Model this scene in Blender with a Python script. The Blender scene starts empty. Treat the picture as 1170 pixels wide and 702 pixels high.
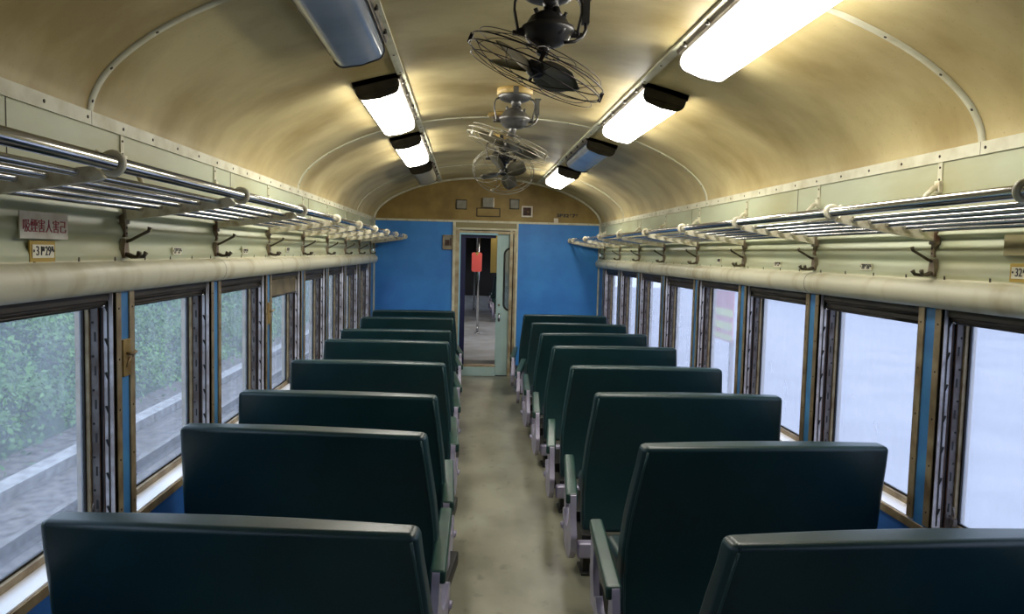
import bpy, bmesh, math, random
from mathutils import Vector, Matrix
random.seed(7)
C = bpy.context.scene.collection
sc = bpy.context.scene
PI = math.pi

# ------------------------------------------------------------------ materials
def lin(c):
    return tuple(((v/255)/12.92 if v/255 <= .04045 else ((v/255+.055)/1.055)**2.4) for v in c)

def mat(name, rgb, rough=.5, metal=0., rgb2=None, scale=8., detail=4., stretch=(1,1,1), lo=.35, hi=.65,
        bump=0., bscale=60., spec=.5, speck=None, coat=0.):
    m = bpy.data.materials.new(name); m.use_nodes = True
    nt = m.node_tree; b = nt.nodes['Principled BSDF']
    b.inputs['Roughness'].default_value = rough
    b.inputs['Metallic'].default_value = metal
    b.inputs['Specular IOR Level'].default_value = spec
    b.inputs['Coat Weight'].default_value = coat
    c1 = lin(rgb)+(1,)
    b.inputs['Base Color'].default_value = c1
    tc = nt.nodes.new('ShaderNodeTexCoord')
    mp = nt.nodes.new('ShaderNodeMapping'); mp.inputs['Scale'].default_value = stretch
    nt.links.new(tc.outputs['Object'], mp.inputs['Vector'])
    if rgb2:
        n = nt.nodes.new('ShaderNodeTexNoise'); n.inputs['Scale'].default_value = scale; n.inputs['Detail'].default_value = detail
        nt.links.new(mp.outputs[0], n.inputs['Vector'])
        r = nt.nodes.new('ShaderNodeValToRGB')
        r.color_ramp.elements[0].position = lo; r.color_ramp.elements[0].color = c1
        r.color_ramp.elements[1].position = hi; r.color_ramp.elements[1].color = lin(rgb2)+(1,)
        nt.links.new(n.outputs['Fac'], r.inputs[0])
        out = r.outputs[0]
        if speck:
            n2 = nt.nodes.new('ShaderNodeTexNoise'); n2.inputs['Scale'].default_value = speck[1]; n2.inputs['Detail'].default_value = 6
            nt.links.new(mp.outputs[0], n2.inputs['Vector'])
            r2 = nt.nodes.new('ShaderNodeValToRGB')
            r2.color_ramp.elements[0].position = speck[2]; r2.color_ramp.elements[1].position = speck[3]
            nt.links.new(n2.outputs['Fac'], r2.inputs[0])
            mx = nt.nodes.new('ShaderNodeMix'); mx.data_type = 'RGBA'
            nt.links.new(r2.outputs[0], mx.inputs['Factor'])
            nt.links.new(out, mx.inputs['A']); mx.inputs['B'].default_value = lin(speck[0])+(1,)
            out = mx.outputs['Result']
        nt.links.new(out, b.inputs['Base Color'])
    if bump:
        n3 = nt.nodes.new('ShaderNodeTexNoise'); n3.inputs['Scale'].default_value = bscale; n3.inputs['Detail'].default_value = 3
        nt.links.new(mp.outputs[0], n3.inputs['Vector'])
        bp = nt.nodes.new('ShaderNodeBump'); bp.inputs['Strength'].default_value = bump; bp.inputs['Distance'].default_value = .01
        nt.links.new(n3.outputs['Fac'], bp.inputs['Height']); nt.links.new(bp.outputs[0], b.inputs['Normal'])
    return m

def emis(name, rgb, strength):
    m = bpy.data.materials.new(name); m.use_nodes = True
    b = m.node_tree.nodes['Principled BSDF']
    b.inputs['Base Color'].default_value = (.8,.8,.8,1)
    b.inputs['Emission Color'].default_value = rgb+(1,); b.inputs['Emission Strength'].default_value = strength
    b.inputs['Roughness'].default_value = .35
    return m

def dusty_glass(name, dust, tint, haze_rgb, streak=1.):
    m = bpy.data.materials.new(name); m.use_nodes = True
    nt = m.node_tree; nt.nodes.clear(); N = nt.nodes.new; L = nt.links.new
    out = N('ShaderNodeOutputMaterial')
    tr = N('ShaderNodeBsdfTransparent'); tr.inputs[0].default_value = tint+(1,)
    tl = N('ShaderNodeBsdfTranslucent'); tl.inputs[0].default_value = haze_rgb+(1,)
    df = N('ShaderNodeBsdfDiffuse'); df.inputs[0].default_value = haze_rgb+(1,)
    m1 = N('ShaderNodeMixShader'); m1.inputs[0].default_value = .25
    L(tl.outputs[0], m1.inputs[1]); L(df.outputs[0], m1.inputs[2])
    tc = N('ShaderNodeTexCoord'); mp = N('ShaderNodeMapping'); mp.inputs['Scale'].default_value = (4,10,1.6)
    L(tc.outputs['Object'], mp.inputs[0])
    n = N('ShaderNodeTexNoise'); n.inputs['Scale'].default_value = 1.; n.inputs['Detail'].default_value = 5
    L(mp.outputs[0], n.inputs['Vector'])
    n2 = N('ShaderNodeTexNoise'); n2.inputs['Scale'].default_value = 5.; n2.inputs['Detail'].default_value = 6
    n2.inputs['Distortion'].default_value = 1.2
    L(tc.outputs['Object'], n2.inputs['Vector'])
    ad = N('ShaderNodeMath'); ad.operation = 'ADD'; L(n.outputs['Fac'], ad.inputs[0]); L(n2.outputs['Fac'], ad.inputs[1])
    mr = N('ShaderNodeMapRange'); mr.inputs['From Min'].default_value = .6; mr.inputs['From Max'].default_value = 1.4
    mr.inputs['To Min'].default_value = max(0, dust*(1-.35*streak)); mr.inputs['To Max'].default_value = min(1, dust*(1+.35*streak))
    L(ad.outputs[0], mr.inputs['Value'])
    m2 = N('ShaderNodeMixShader'); L(mr.outputs[0], m2.inputs[0]); L(tr.outputs[0], m2.inputs[1]); L(m1.outputs[0], m2.inputs[2])
    gl = N('ShaderNodeBsdfGlossy'); gl.inputs['Roughness'].default_value = .05
    lw = N('ShaderNodeLayerWeight'); lw.inputs['Blend'].default_value = .5
    pw = N('ShaderNodeMath'); pw.operation = 'POWER'; L(lw.outputs['Facing'], pw.inputs[0]); pw.inputs[1].default_value = 4.
    fr = N('ShaderNodeMath'); fr.operation = 'MULTIPLY'; L(pw.outputs[0], fr.inputs[0]); fr.inputs[1].default_value = .30
    m3 = N('ShaderNodeMixShader'); L(fr.outputs[0], m3.inputs[0]); L(m2.outputs[0], m3.inputs[1]); L(gl.outputs[0], m3.inputs[2])
    L(m3.outputs[0], out.inputs[0])
    return m

M = {}
M['ceiling'] = mat('ceiling_paint', (202,186,136), .42, rgb2=(164,143,92), scale=2.2, detail=7, stretch=(1,1.4,1), lo=.38, hi=.68, bump=.05, bscale=25, speck=((140,120,78),90,.62,.9))
M['cream'] = mat('cream_trim', (206,203,178), .5, rgb2=(176,168,134), scale=9, detail=5, lo=.45, hi=.75)
M['panel'] = mat('pale_green_panel', (182,188,158), .45, rgb2=(164,160,120), scale=3, detail=6, stretch=(1,.5,1.6), lo=.42, hi=.72)
M['belt'] = mat('cream_belt', (202,198,174), .42, rgb2=(172,160,124), scale=4, detail=6, stretch=(1,2.5,1), lo=.5, hi=.75)
M['bluewall'] = mat('blue_wall', (58,138,212), .5, rgb2=(48,120,198), scale=3, detail=5, bump=.08, bscale=6)
M['bluepost'] = mat('blue_post', (66,128,178), .45, rgb2=(50,104,160), scale=6)
M['bluelow'] = mat('blue_lower_panel', (36,92,160), .5, rgb2=(30,76,140), scale=5)
M['brownwall'] = mat('brown_gable', (152,128,66), .55, rgb2=(126,102,48), scale=5, detail=6)
M['tan'] = mat('tan_metal', (158,142,112), .42, .35, rgb2=(120,100,72), scale=14, detail=5)
M['greytrack'] = mat('grey_track', (112,106,104), .45, .4, rgb2=(80,70,66), scale=18)
M['whitetrack'] = mat('white_track', (226,224,232), .4, .0, rgb2=(160,150,150), scale=12)
M['rust'] = mat('rusty_edge', (84,56,44), .7, rgb2=(52,36,30), scale=20)
M['black'] = mat('black_rubber', (18,17,17), .6)
M['dark'] = mat('dark_metal', (52,48,44), .42, .5, rgb2=(34,31,28), scale=12)
M['blind'] = mat('dark_blind', (58,50,42), .55, .0, rgb2=(38,33,29), scale=10)
M['olive'] = mat('olive_blind', (112,100,74), .6, rgb2=(84,74,54), scale=8)
M['sill'] = mat('sill_white', (236,236,242), .25, spec=.8)
M['chrome'] = mat('chrome_tube', (205,205,205), .16, 1.)
M['ivory'] = mat('ivory_cast', (230,224,200), .45, rgb2=(176,158,116), scale=22, lo=.5, hi=.75)
M['hook'] = mat('tarnished_hook', (112,104,86), .4, .6, rgb2=(70,62,50), scale=24)
M['hookplate'] = mat('worn_plate', (150,140,118), .45, .4, rgb2=(110,84,66), scale=20)
M['leather'] = mat('green_leatherette', (19,51,53), .37, rgb2=(16,44,47), scale=5, bump=.06, bscale=260, spec=.55)
M['leather_arm'] = mat('green_arm_pad', (40,72,64), .36, rgb2=(30,58,54), scale=9, spec=.5)
M['piping'] = mat('green_piping', (40,68,66), .4)
M['silver'] = mat('lilac_silver_paint', (172,168,190), .34, .25, rgb2=(148,142,164), scale=9)
M['pedestal'] = mat('black_pedestal', (20,20,20), .5)
M['floor'] = mat('floor_sheet', (132,131,114), .38, rgb2=(96,94,78), scale=1.9, detail=8, stretch=(1.6,1,1), lo=.34, hi=.7, speck=((70,66,56),9,.6,.85))
M['steel_fan'] = mat('grey_fan_paint', (112,112,112), .36, .55, rgb2=(84,82,80), scale=20)
M['dark_fan'] = mat('dark_fan_paint', (52,51,53), .38, .5, rgb2=(38,37,39), scale=20)
M['wire_dark'] = mat('dark_wire', (46,40,40), .35, .8)
M['wire_light'] = mat('bright_wire', (138,134,120), .4, .6)
M['blade'] = mat('fan_blade', (104,100,86), .4, .35, rgb2=(72,68,54), scale=9)
M['woodbase'] = mat('cream_fan_base', (206,180,112), .5, rgb2=(170,140,78), scale=9)
M['lamp_on'] = emis('lit_diffuser', (1.,.96,.86), 13.)
M['lamp_off'] = mat('unlit_diffuser', (150,162,182), .14, rgb2=(128,140,160), scale=3, spec=.7)
M['lamp_old'] = mat('yellowed_diffuser', (158,152,128), .4)
M['lamp_body'] = mat('lamp_housing', (62,57,46), .42, .3, rgb2=(42,39,32), scale=10)
M['lamp_rail'] = mat('lamp_side_rail', (132,122,104), .4, .5, rgb2=(92,82,64), scale=9)
M['screw'] = mat('dark_screw', (58,50,40), .5, .5)
M['teal'] = mat('pale_teal_door', (172,198,196), .4, rgb2=(160,186,184), scale=4)
M['navy'] = mat('navy_jamb', (14,20,70), .5)
M['ltblue'] = mat('light_blue_head', (150,200,220), .4)
M['doorframe'] = mat('door_frame_cream', (186,176,148), .42, .2, rgb2=(150,130,100), scale=8)
M['doorhead'] = mat('door_head_olive', (140,130,92), .5)
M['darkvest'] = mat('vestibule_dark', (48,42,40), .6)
M['darkfloor'] = mat('vestibule_floor', (196,196,200), .4, rgb2=(168,164,160), scale=3)
M['ochre'] = mat('ochre_panel', (178,152,78), .5)
M['redsign'] = mat('red_sign', (240,104,98), .4)
M['white'] = mat('white_plate', (226,220,206), .5, rgb2=(206,192,170), scale=16)
M['platewhite'] = mat('number_plate_white', (226,220,196), .45)
M['redtext'] = mat('red_lettering', (160,34,52), .5)
M['blacktext'] = mat('black_lettering', (26,24,30), .5)
M['brass'] = mat('brass_plate', (176,150,92), .38, .6, rgb2=(140,112,62), scale=14)
M['yellowframe'] = mat('yellow_frame', (176,146,56), .5)
M['greybox'] = mat('grey_box', (142,140,126), .5, rgb2=(120,116,100), scale=9)
M['glassL'] = dusty_glass('dusty_window_glass', .16, (.92,.97,1.), (.74,.79,.92))
M['glassR'] = dusty_glass('frosted_dirty_glass', .35, (.92,.95,1.), (.64,.66,.735), .35)
M['glassD'] = dusty_glass('door_glass', .3, (.9,.96,1), (.75,.88,.95))
M['rubber'] = mat('gasket', (14,14,16), .5)
M['ballast'] = mat('ballast', (128,117,114), .9, rgb2=(72,64,62), scale=9, detail=8, lo=.35, hi=.65, bump=1., bscale=14)
M['platform'] = mat('pale_concrete', (160,160,166), .8, rgb2=(138,138,146), scale=.8)
M['kerb'] = mat('kerb_concrete', (176,172,172), .8, rgb2=(140,134,134), scale=7)
M['railsteel'] = mat('rail_steel', (120,112,112), .4, .7, rgb2=(84,66,60), scale=10)
M['leaf'] = mat('leaf_green', (122,166,92), .6, rgb2=(54,98,56), scale=1.6, detail=7)
M['soil'] = mat('dark_undergrowth', (52,82,58), .9, rgb2=(30,52,38), scale=6, bump=1., bscale=12)
M['redpaint'] = mat('red_board', (232,96,112), .5)
M['yellowgreen'] = mat('yellow_green_stripe', (238,255,84), .5)

# ------------------------------------------------------------------ mesh builder
class MB:
    def __init__(s): s.v=[]; s.f=[]; s.mi=[]; s.sm=[]
    def add(s, vs, fs, mi=0, smooth=False, T=None):
        b=len(s.v)
        s.v += [tuple(T@Vector(p)) if T else tuple(p) for p in vs]
        for f in fs: s.f.append([b+i for i in f]); s.mi.append(mi); s.sm.append(smooth)
        return s
    def box(s, x0,x1,y0,y1,z0,z1, mi=0, T=None):
        x0,x1=sorted((x0,x1)); y0,y1=sorted((y0,y1)); z0,z1=sorted((z0,z1))
        vs=[(x,y,z) for x in (x0,x1) for y in (y0,y1) for z in (z0,z1)]
        return s.add(vs,[(0,1,3,2),(4,6,7,5),(0,4,5,1),(2,3,7,6),(0,2,6,4),(1,5,7,3)],mi,False,T)
    def tube(s, pts, r, seg=8, mi=0, closed=False, cap=True, T=None):
        pts=[Vector(p) for p in pts]; n=len(pts); vs=[]; fs=[]
        rs = r if isinstance(r,(list,tuple)) else [r]*n
        def tan(i):
            a=pts[(i-1)%n] if (closed or i>0) else pts[i]
            b=pts[(i+1)%n] if (closed or i<n-1) else pts[i]
            return (b-a).normalized()
        t=tan(0); u=t.orthogonal().normalized()
        for i in range(n):
            t=tan(i); u=(u-t*u.dot(t))
            u = u.normalized() if u.length>1e-6 else t.orthogonal().normalized()
            w=t.cross(u)
            for k in range(seg):
                a=2*PI*k/seg; vs.append(pts[i]+(u*math.cos(a)+w*math.sin(a))*rs[i])
        m = n if closed else n-1
        for i in range(m):
            for k in range(seg):
                a=i*seg+k; b=i*seg+(k+1)%seg; j=((i+1)%n)*seg
                fs.append((a,b,j+(k+1)%seg,j+k))
        if cap and not closed:
            fs.append(tuple(range(seg))[::-1]); fs.append(tuple((n-1)*seg+k for k in range(seg)))
        return s.add(vs,fs,mi,True,T)
    def lathe(s, prof, seg=24, mi=0, T=None):   # prof: (r,z)
        vs=[];fs=[];n=len(prof)
        for r,z in prof:
            for k in range(seg):
                a=2*PI*k/seg; vs.append((r*math.cos(a),r*math.sin(a),z))
        for i in range(n-1):
            for k in range(seg):
                fs.append((i*seg+k,i*seg+(k+1)%seg,(i+1)*seg+(k+1)%seg,(i+1)*seg+k))
        fs.append(tuple(range(seg))[::-1]); fs.append(tuple((n-1)*seg+k for k in range(seg)))
        return s.add(vs,fs,mi,True,T)
    def prism(s, outline, a0, a1, axis='y', mi=0, smooth=False, T=None):   # outline in the two other axes
        n=len(outline)
        def P(p,a):
            if axis=='y': return (p[0],a,p[1])
            if axis=='x': return (a,p[0],p[1])
            return (p[0],p[1],a)
        vs=[P(p,a0) for p in outline]+[P(p,a1) for p in outline]
        fs=[(i,(i+1)%n,n+(i+1)%n,n+i) for i in range(n)]
        s.add(vs,fs,mi,smooth,T)
        return s.add(vs,[tuple(range(n))[::-1],tuple(range(n,2*n))],mi,False,T)
    def sheet(s, prof, y0, y1, ny=1, mi=0, smooth=True):   # open profile (x,z) along y
        n=len(prof);vs=[];fs=[]
        for j in range(ny+1):
            y=y0+(y1-y0)*j/ny
            vs += [(p[0],y,p[1]) for p in prof]
        for j in range(ny):
            for i in range(n-1): fs.append((j*n+i,j*n+i+1,(j+1)*n+i+1,(j+1)*n+i))
        return s.add(vs,fs,mi,smooth)
    def build(s, name, mats, parent=None, bevel=0, seg=2, sub=0, loc=None, angle=35):
        me=bpy.data.meshes.new(name); me.from_pydata(s.v,[],s.f); me.update()
        bm=bmesh.new(); bm.from_mesh(me); bmesh.ops.recalc_face_normals(bm,faces=bm.faces); bm.to_mesh(me); bm.free()
        if not isinstance(mats,(list,tuple)): mats=[mats]
        for m in mats: me.materials.append(m)
        for p,mi,sm in zip(me.polygons,s.mi,s.sm): p.material_index=mi; p.use_smooth=sm or bevel>0
        o=bpy.data.objects.new(name,me); C.objects.link(o)
        if parent: o.parent=parent
        if loc: o.location=loc
        if bevel:
            b=o.modifiers.new('bevel','BEVEL'); b.width=bevel; b.segments=seg; b.limit_method='ANGLE'; b.angle_limit=math.radians(angle)
            b.harden_normals=False
            w=o.modifiers.new('wn','WEIGHTED_NORMAL'); w.keep_sharp=False
        return o

def tag(o,label=None,cat=None,group=None,kind=None):
    if label: o['label']=label
    if cat: o['category']=cat
    if group: o['group']=group
    if kind: o['kind']=kind
    return o
def empty(name,loc=(0,0,0),label=None,cat=None,group=None,kind=None,rz=0):
    o=bpy.data.objects.new(name,None); o.empty_display_size=.05; C.objects.link(o)
    o.location=loc; o.rotation_euler=(0,0,rz)
    return tag(o,label,cat,group,kind)
KIDS={}
def kids(o): return [c for c in bpy.data.objects if c.parent==o]
def copy_tree(o,parent=None,table=None):
    c=o.copy(); C.objects.link(c)
    if parent: c.parent=parent
    for ch in list(o.children): copy_tree(ch,c)
    return c
def struct(o): o['kind']='structure'; return o

def text(name,body,size,m,parent,loc,side,width=None,depth=.0008,bold=0):
    """flat raised lettering; side: 'L' on the left wall, 'R' on the right wall, 'E' on the end wall"""
    cu=bpy.data.curves.new(name,'FONT'); cu.body=body; cu.size=size; cu.extrude=depth; cu.offset=bold
    cu.align_x='CENTER'; cu.align_y='CENTER'
    t=bpy.data.objects.new(name+'_tmp',cu); C.objects.link(t)
    bpy.context.view_layer.update()
    me=bpy.data.meshes.new_from_object(t.evaluated_get(bpy.context.evaluated_depsgraph_get()))
    bpy.data.objects.remove(t)
    xs=[v.co.x for v in me.vertices]
    if width and xs:
        k=width/(max(xs)-min(xs))
        cx=(max(xs)+min(xs))/2
        for v in me.vertices: v.co.x=(v.co.x-cx)*k
    ax={'L':(Vector((0,1,0)),Vector((0,0,1)),Vector((1,0,0))),'R':(Vector((0,-1,0)),Vector((0,0,1)),Vector((-1,0,0))),
        'E':(Vector((1,0,0)),Vector((0,0,1)),Vector((0,-1,0)))}[side]
    for v in me.vertices:
        v.co=ax[0]*v.co.x+ax[1]*v.co.y+ax[2]*v.co.z
    me.materials.clear(); me.materials.append(m)
    for p in me.polygons: p.material_index=0
    o=bpy.data.objects.new(name,me); C.objects.link(o); o.parent=parent; o.location=loc
    return o

# ------------------------------------------------------------------ dimensions
HW=1.35; D=9.08; YB=-1.45; PITCH=.8893; YP0=2.506
post_y=[YP0+PITCH*i for i in range(-4,8)]           # index k -> i=k-4
ZT=1.334; ZS=.594; ZC=1.866
half=[(0,2.372),(.2,2.366),(.4,2.348),(.6,2.314),(.8,2.262),(.95,2.208),(1.08,2.148),(1.18,2.088),(1.26,2.024),(1.31,1.968),(1.34,1.91),(1.35,1.866)]
def smooth_profile(pts,n=6):
    out=[]
    P=[Vector(p) for p in pts]
    for i in range(len(P)-1):
        p0=P[i-1] if i>0 else Vector((-P[1].x,P[1].y)); p1=P[i]; p2=P[i+1]; p3=P[i+2] if i+2<len(P) else P[i+1]*2-P[i]
        for k in range(n):
            t=k/n
            out.append(.5*((2*p1)+(p2-p0)*t+(2*p0-5*p1+4*p2-p3)*t*t+(3*p1-p0-3*p2+p3)*t**3))
    out.append(P[-1]); return [(p.x,p.y) for p in out]
hp=smooth_profile(half,4)
arc=[(-x,z) for x,z in hp[::-1]]+hp[1:]
def ceil_z(x):
    x=abs(x)
    for (a,b),(c,d) in zip(hp,hp[1:]):
        if a<=x<=c: return b+(d-b)*(x-a)/(c-a+1e-9)
    return hp[-1][1]
def inset(prof,d):
    out=[]
    for i,p in enumerate(prof):
        a=Vector(prof[max(0,i-1)]); b=Vector(prof[min(len(prof)-1,i+1)])
        t=(b-a).normalized(); n=Vector((t.y,-t.x))     # points inwards for left-to-right arc
        out.append((p[0]+n.x*d,p[1]+n.y*d))
    return out

# ------------------------------------------------------------------ room shell
# floor
MB().box(-HW,HW,YB,D,-.05,0).build('floor',M['floor'])['kind']='structure'
# ceiling shell with thickness
cb=MB(); outer=inset(arc,-.03)
cb.sheet(arc,YB,D,40); cb.sheet(outer,YB,D,1)
struct(cb.build('ceiling',M['ceiling']))
# carlines (curved ribs) with screws
def rib(name,y,w,th,m):
    b=MB(); inn=inset(arc,th); n=len(arc)
    vs=[(p[0],yy,p[1]) for yy in (y-w/2,y+w/2) for p in inn]+[(p[0],yy,p[1]) for yy in (y-w/2,y+w/2) for p in arc]
    fs=[]
    for i in range(n-1):
        fs.append((i,i+1,n+i+1,n+i)); fs.append((i,2*n+i,2*n+i+1,i+1)); fs.append((n+i,n+i+1,3*n+i+1,3*n+i))
    b.add(vs,fs,0,True)
    for i in range(3,n-2,7):
        p=inn[i]; q=inn[i+1]; t=Vector((q[0]-p[0],0,q[1]-p[1])).normalized(); nn=Vector((t.z,0,-t.x))
        c=Vector((p[0],y,p[1])); b.tube([c-nn*.001,c+nn*.0015],.005,8,1)
    return struct(b.build(name,[m,M['screw']]))
for k,y in enumerate((-.42,2.305,5.03,7.72)): rib('trim_%d'%(k+1),y,.03,.005,M['cream'])
rib('trim_5',D-.012,.022,.02,M['cream'])
# cornice strips
for s,nm in ((-1,'left'),(1,'right')):
    b=MB(); b.box(s*(HW-.008),s*HW,YB,D,1.828,1.868)
    y=YB+.1
    while y<D-.05:
        b.tube([(s*(HW-.0075),y,1.848),(s*(HW-.0095),y,1.848)],.0052,8,1); y+=.227
    for yy in (-.42,2.305,5.03,7.72): b.box(s*(HW-.0083),s*(HW-.007),yy-.001,yy+.001,1.828,1.868,1)
    struct(b.build('trim_%s_cornice'%nm,[M['cream'],M['screw']]))

def build_wall(s,nm):
    W=empty('wall_%s'%nm,(s*HW,0,0),kind='structure')
    X=lambda d: -s*d                     # d = distance into the carriage from the wall face (local)
    def part(b,name,m,bevel=0,parent=W): return b.build(name,m,parent,bevel=bevel)
    # lower blue panel (under the windows) and outer skin
    b=MB(); b.box(0,s*.02,YB,D,0,ZS-.04); part(b,'lower_panel',M['bluelow'])
    b=MB(); b.box(s*.02,s*.12,YB,D,-.3,ZS-.05); part(b,'outer_skin',M['dark'])
    # upper panel: two pressed grooves, then plain to the cornice
    prof=[]
    z=1.436
    while z<1.832:
        kn=[(1.436,.004),(1.447,.005),(1.488,-.007),(1.520,.007),(1.567,-.010),(1.584,.010),(1.612,0),(1.9,0)]
        d=0
        for (za,da),(zb,db) in zip(kn,kn[1:]):
            if za<=z<=zb:
                t=(z-za)/(zb-za); t=t*t*(3-2*t) if abs(db-da)>.011 else t; d=da+(db-da)*t
        prof.append((X(d+.002),z)); z+=.0025
    b=MB(); b.sheet(prof,YB,D,1); b.box(s*.028,s*.12,YB,D,ZT-.01,1.86)
    part(b,'upper_panel',M['panel'])
    # flat strip above the belt with screws
    b=MB(); b.box(X(.006),X(0),YB,D,1.430,1.447)
    y=YB+.12
    while y<D-.05:
        b.box(X(.0075),X(.005),y-.004,y+.004,1.433,1.445,1); y+=.222
    part(b,'belt_strip',[M['cream'],M['screw']])
    # rounded belt duct
    prof=[]
    for k in range(15):
        a=PI*k/14; prof.append((X(.052*math.sin(a)**.75 if k not in (0,14) else 0), 1.383+.049*math.cos(a)))
    b=MB(); b.sheet(prof,YB,D,1)
    for y in (1.62+.0,3.40,5.18,6.96,8.74):
        pr=[(p[0]-s*.0006 if 0 else p[0]*1.012,p[1]) for p in prof]
        b.sheet(pr,y-.0025,y+.0025,1,1)
    part(b,'belt_duct',[M['belt'],M['screw']])
    # panel joints
    b=MB()
    for y in (1.62+.28,3.62,5.36,7.08):
        b.box(X(.0032),X(.001),y-.0015,y+.0015,1.60,1.828)
    part(b,'panel_seam',M['screw'])
    # posts
    for k,y in enumerate(post_y):
        p=MB().box(X(.004),s*.118,y-.032,y+.032,ZS-.045,ZT+.02).build('window_post',M['bluepost'],W)
        for q in (-1,1):
            e=MB()
            ya,yb=sorted((y+q*.030,y+q*.066))
            e.box(X(.010),s*.004,ya,yb,ZS-.01,ZT+.01)
            e.box(X(.010),s*.118,y+q*.062,y+q*.066,ZS-.01,ZT+.01)
            zz=ZS+.04
            while zz<ZT:
                e.tube([(X(.009),(ya+yb)/2,zz),(X(.0115),(ya+yb)/2,zz)],.004,8,1); zz+=.162
            e.build('edge_strip',[M['tan'],M['screw']],p,bevel=.002)
        if s<0 and k in (4,6):
            l=MB(); l.box(X(.014),X(.003),y-.026,y+.026,1.06,1.18)
            l.build('latch_plate',M['brass'],p,bevel=.002)
            l=MB(); l.tube([(X(.012),y-.004,1.135),(X(.03),y,1.132),(X(.032),y+.022,1.138)],.005,8); l.tube([(X(.014),y-.01,1.09),(X(.017),y+.012,1.12)],.003,6)
            l.build('latch_catch',M['tan'],p)
        # cover strip between cornice and rack, and below the rack
        c=MB(); c.box(X(.006),X(0),y-.012,y+.012,1.745,1.83)
        for zz in (1.77,1.81): c.tube([(X(.0055),y,zz),(X(.008),y,zz)],.004,8,1)
        c.build('cover_strip',[M['cream'],M['screw']],W)
    # end filler to the end wall
    b=MB(); b.box(X(.003),s*.118,post_y[-1]+.066,D,ZS-.045,ZT+.02); part(b,'end_filler',M['bluepost'])
    # sill nosing
    b=MB(); b.box(X(.008),s*.004,YB,D,ZS-.048,ZS-.018); part(b,'sill_nosing',M['tan'],bevel=.002)
    return W
build_wall(-1,'left'); build_wall(1,'right')

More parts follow.
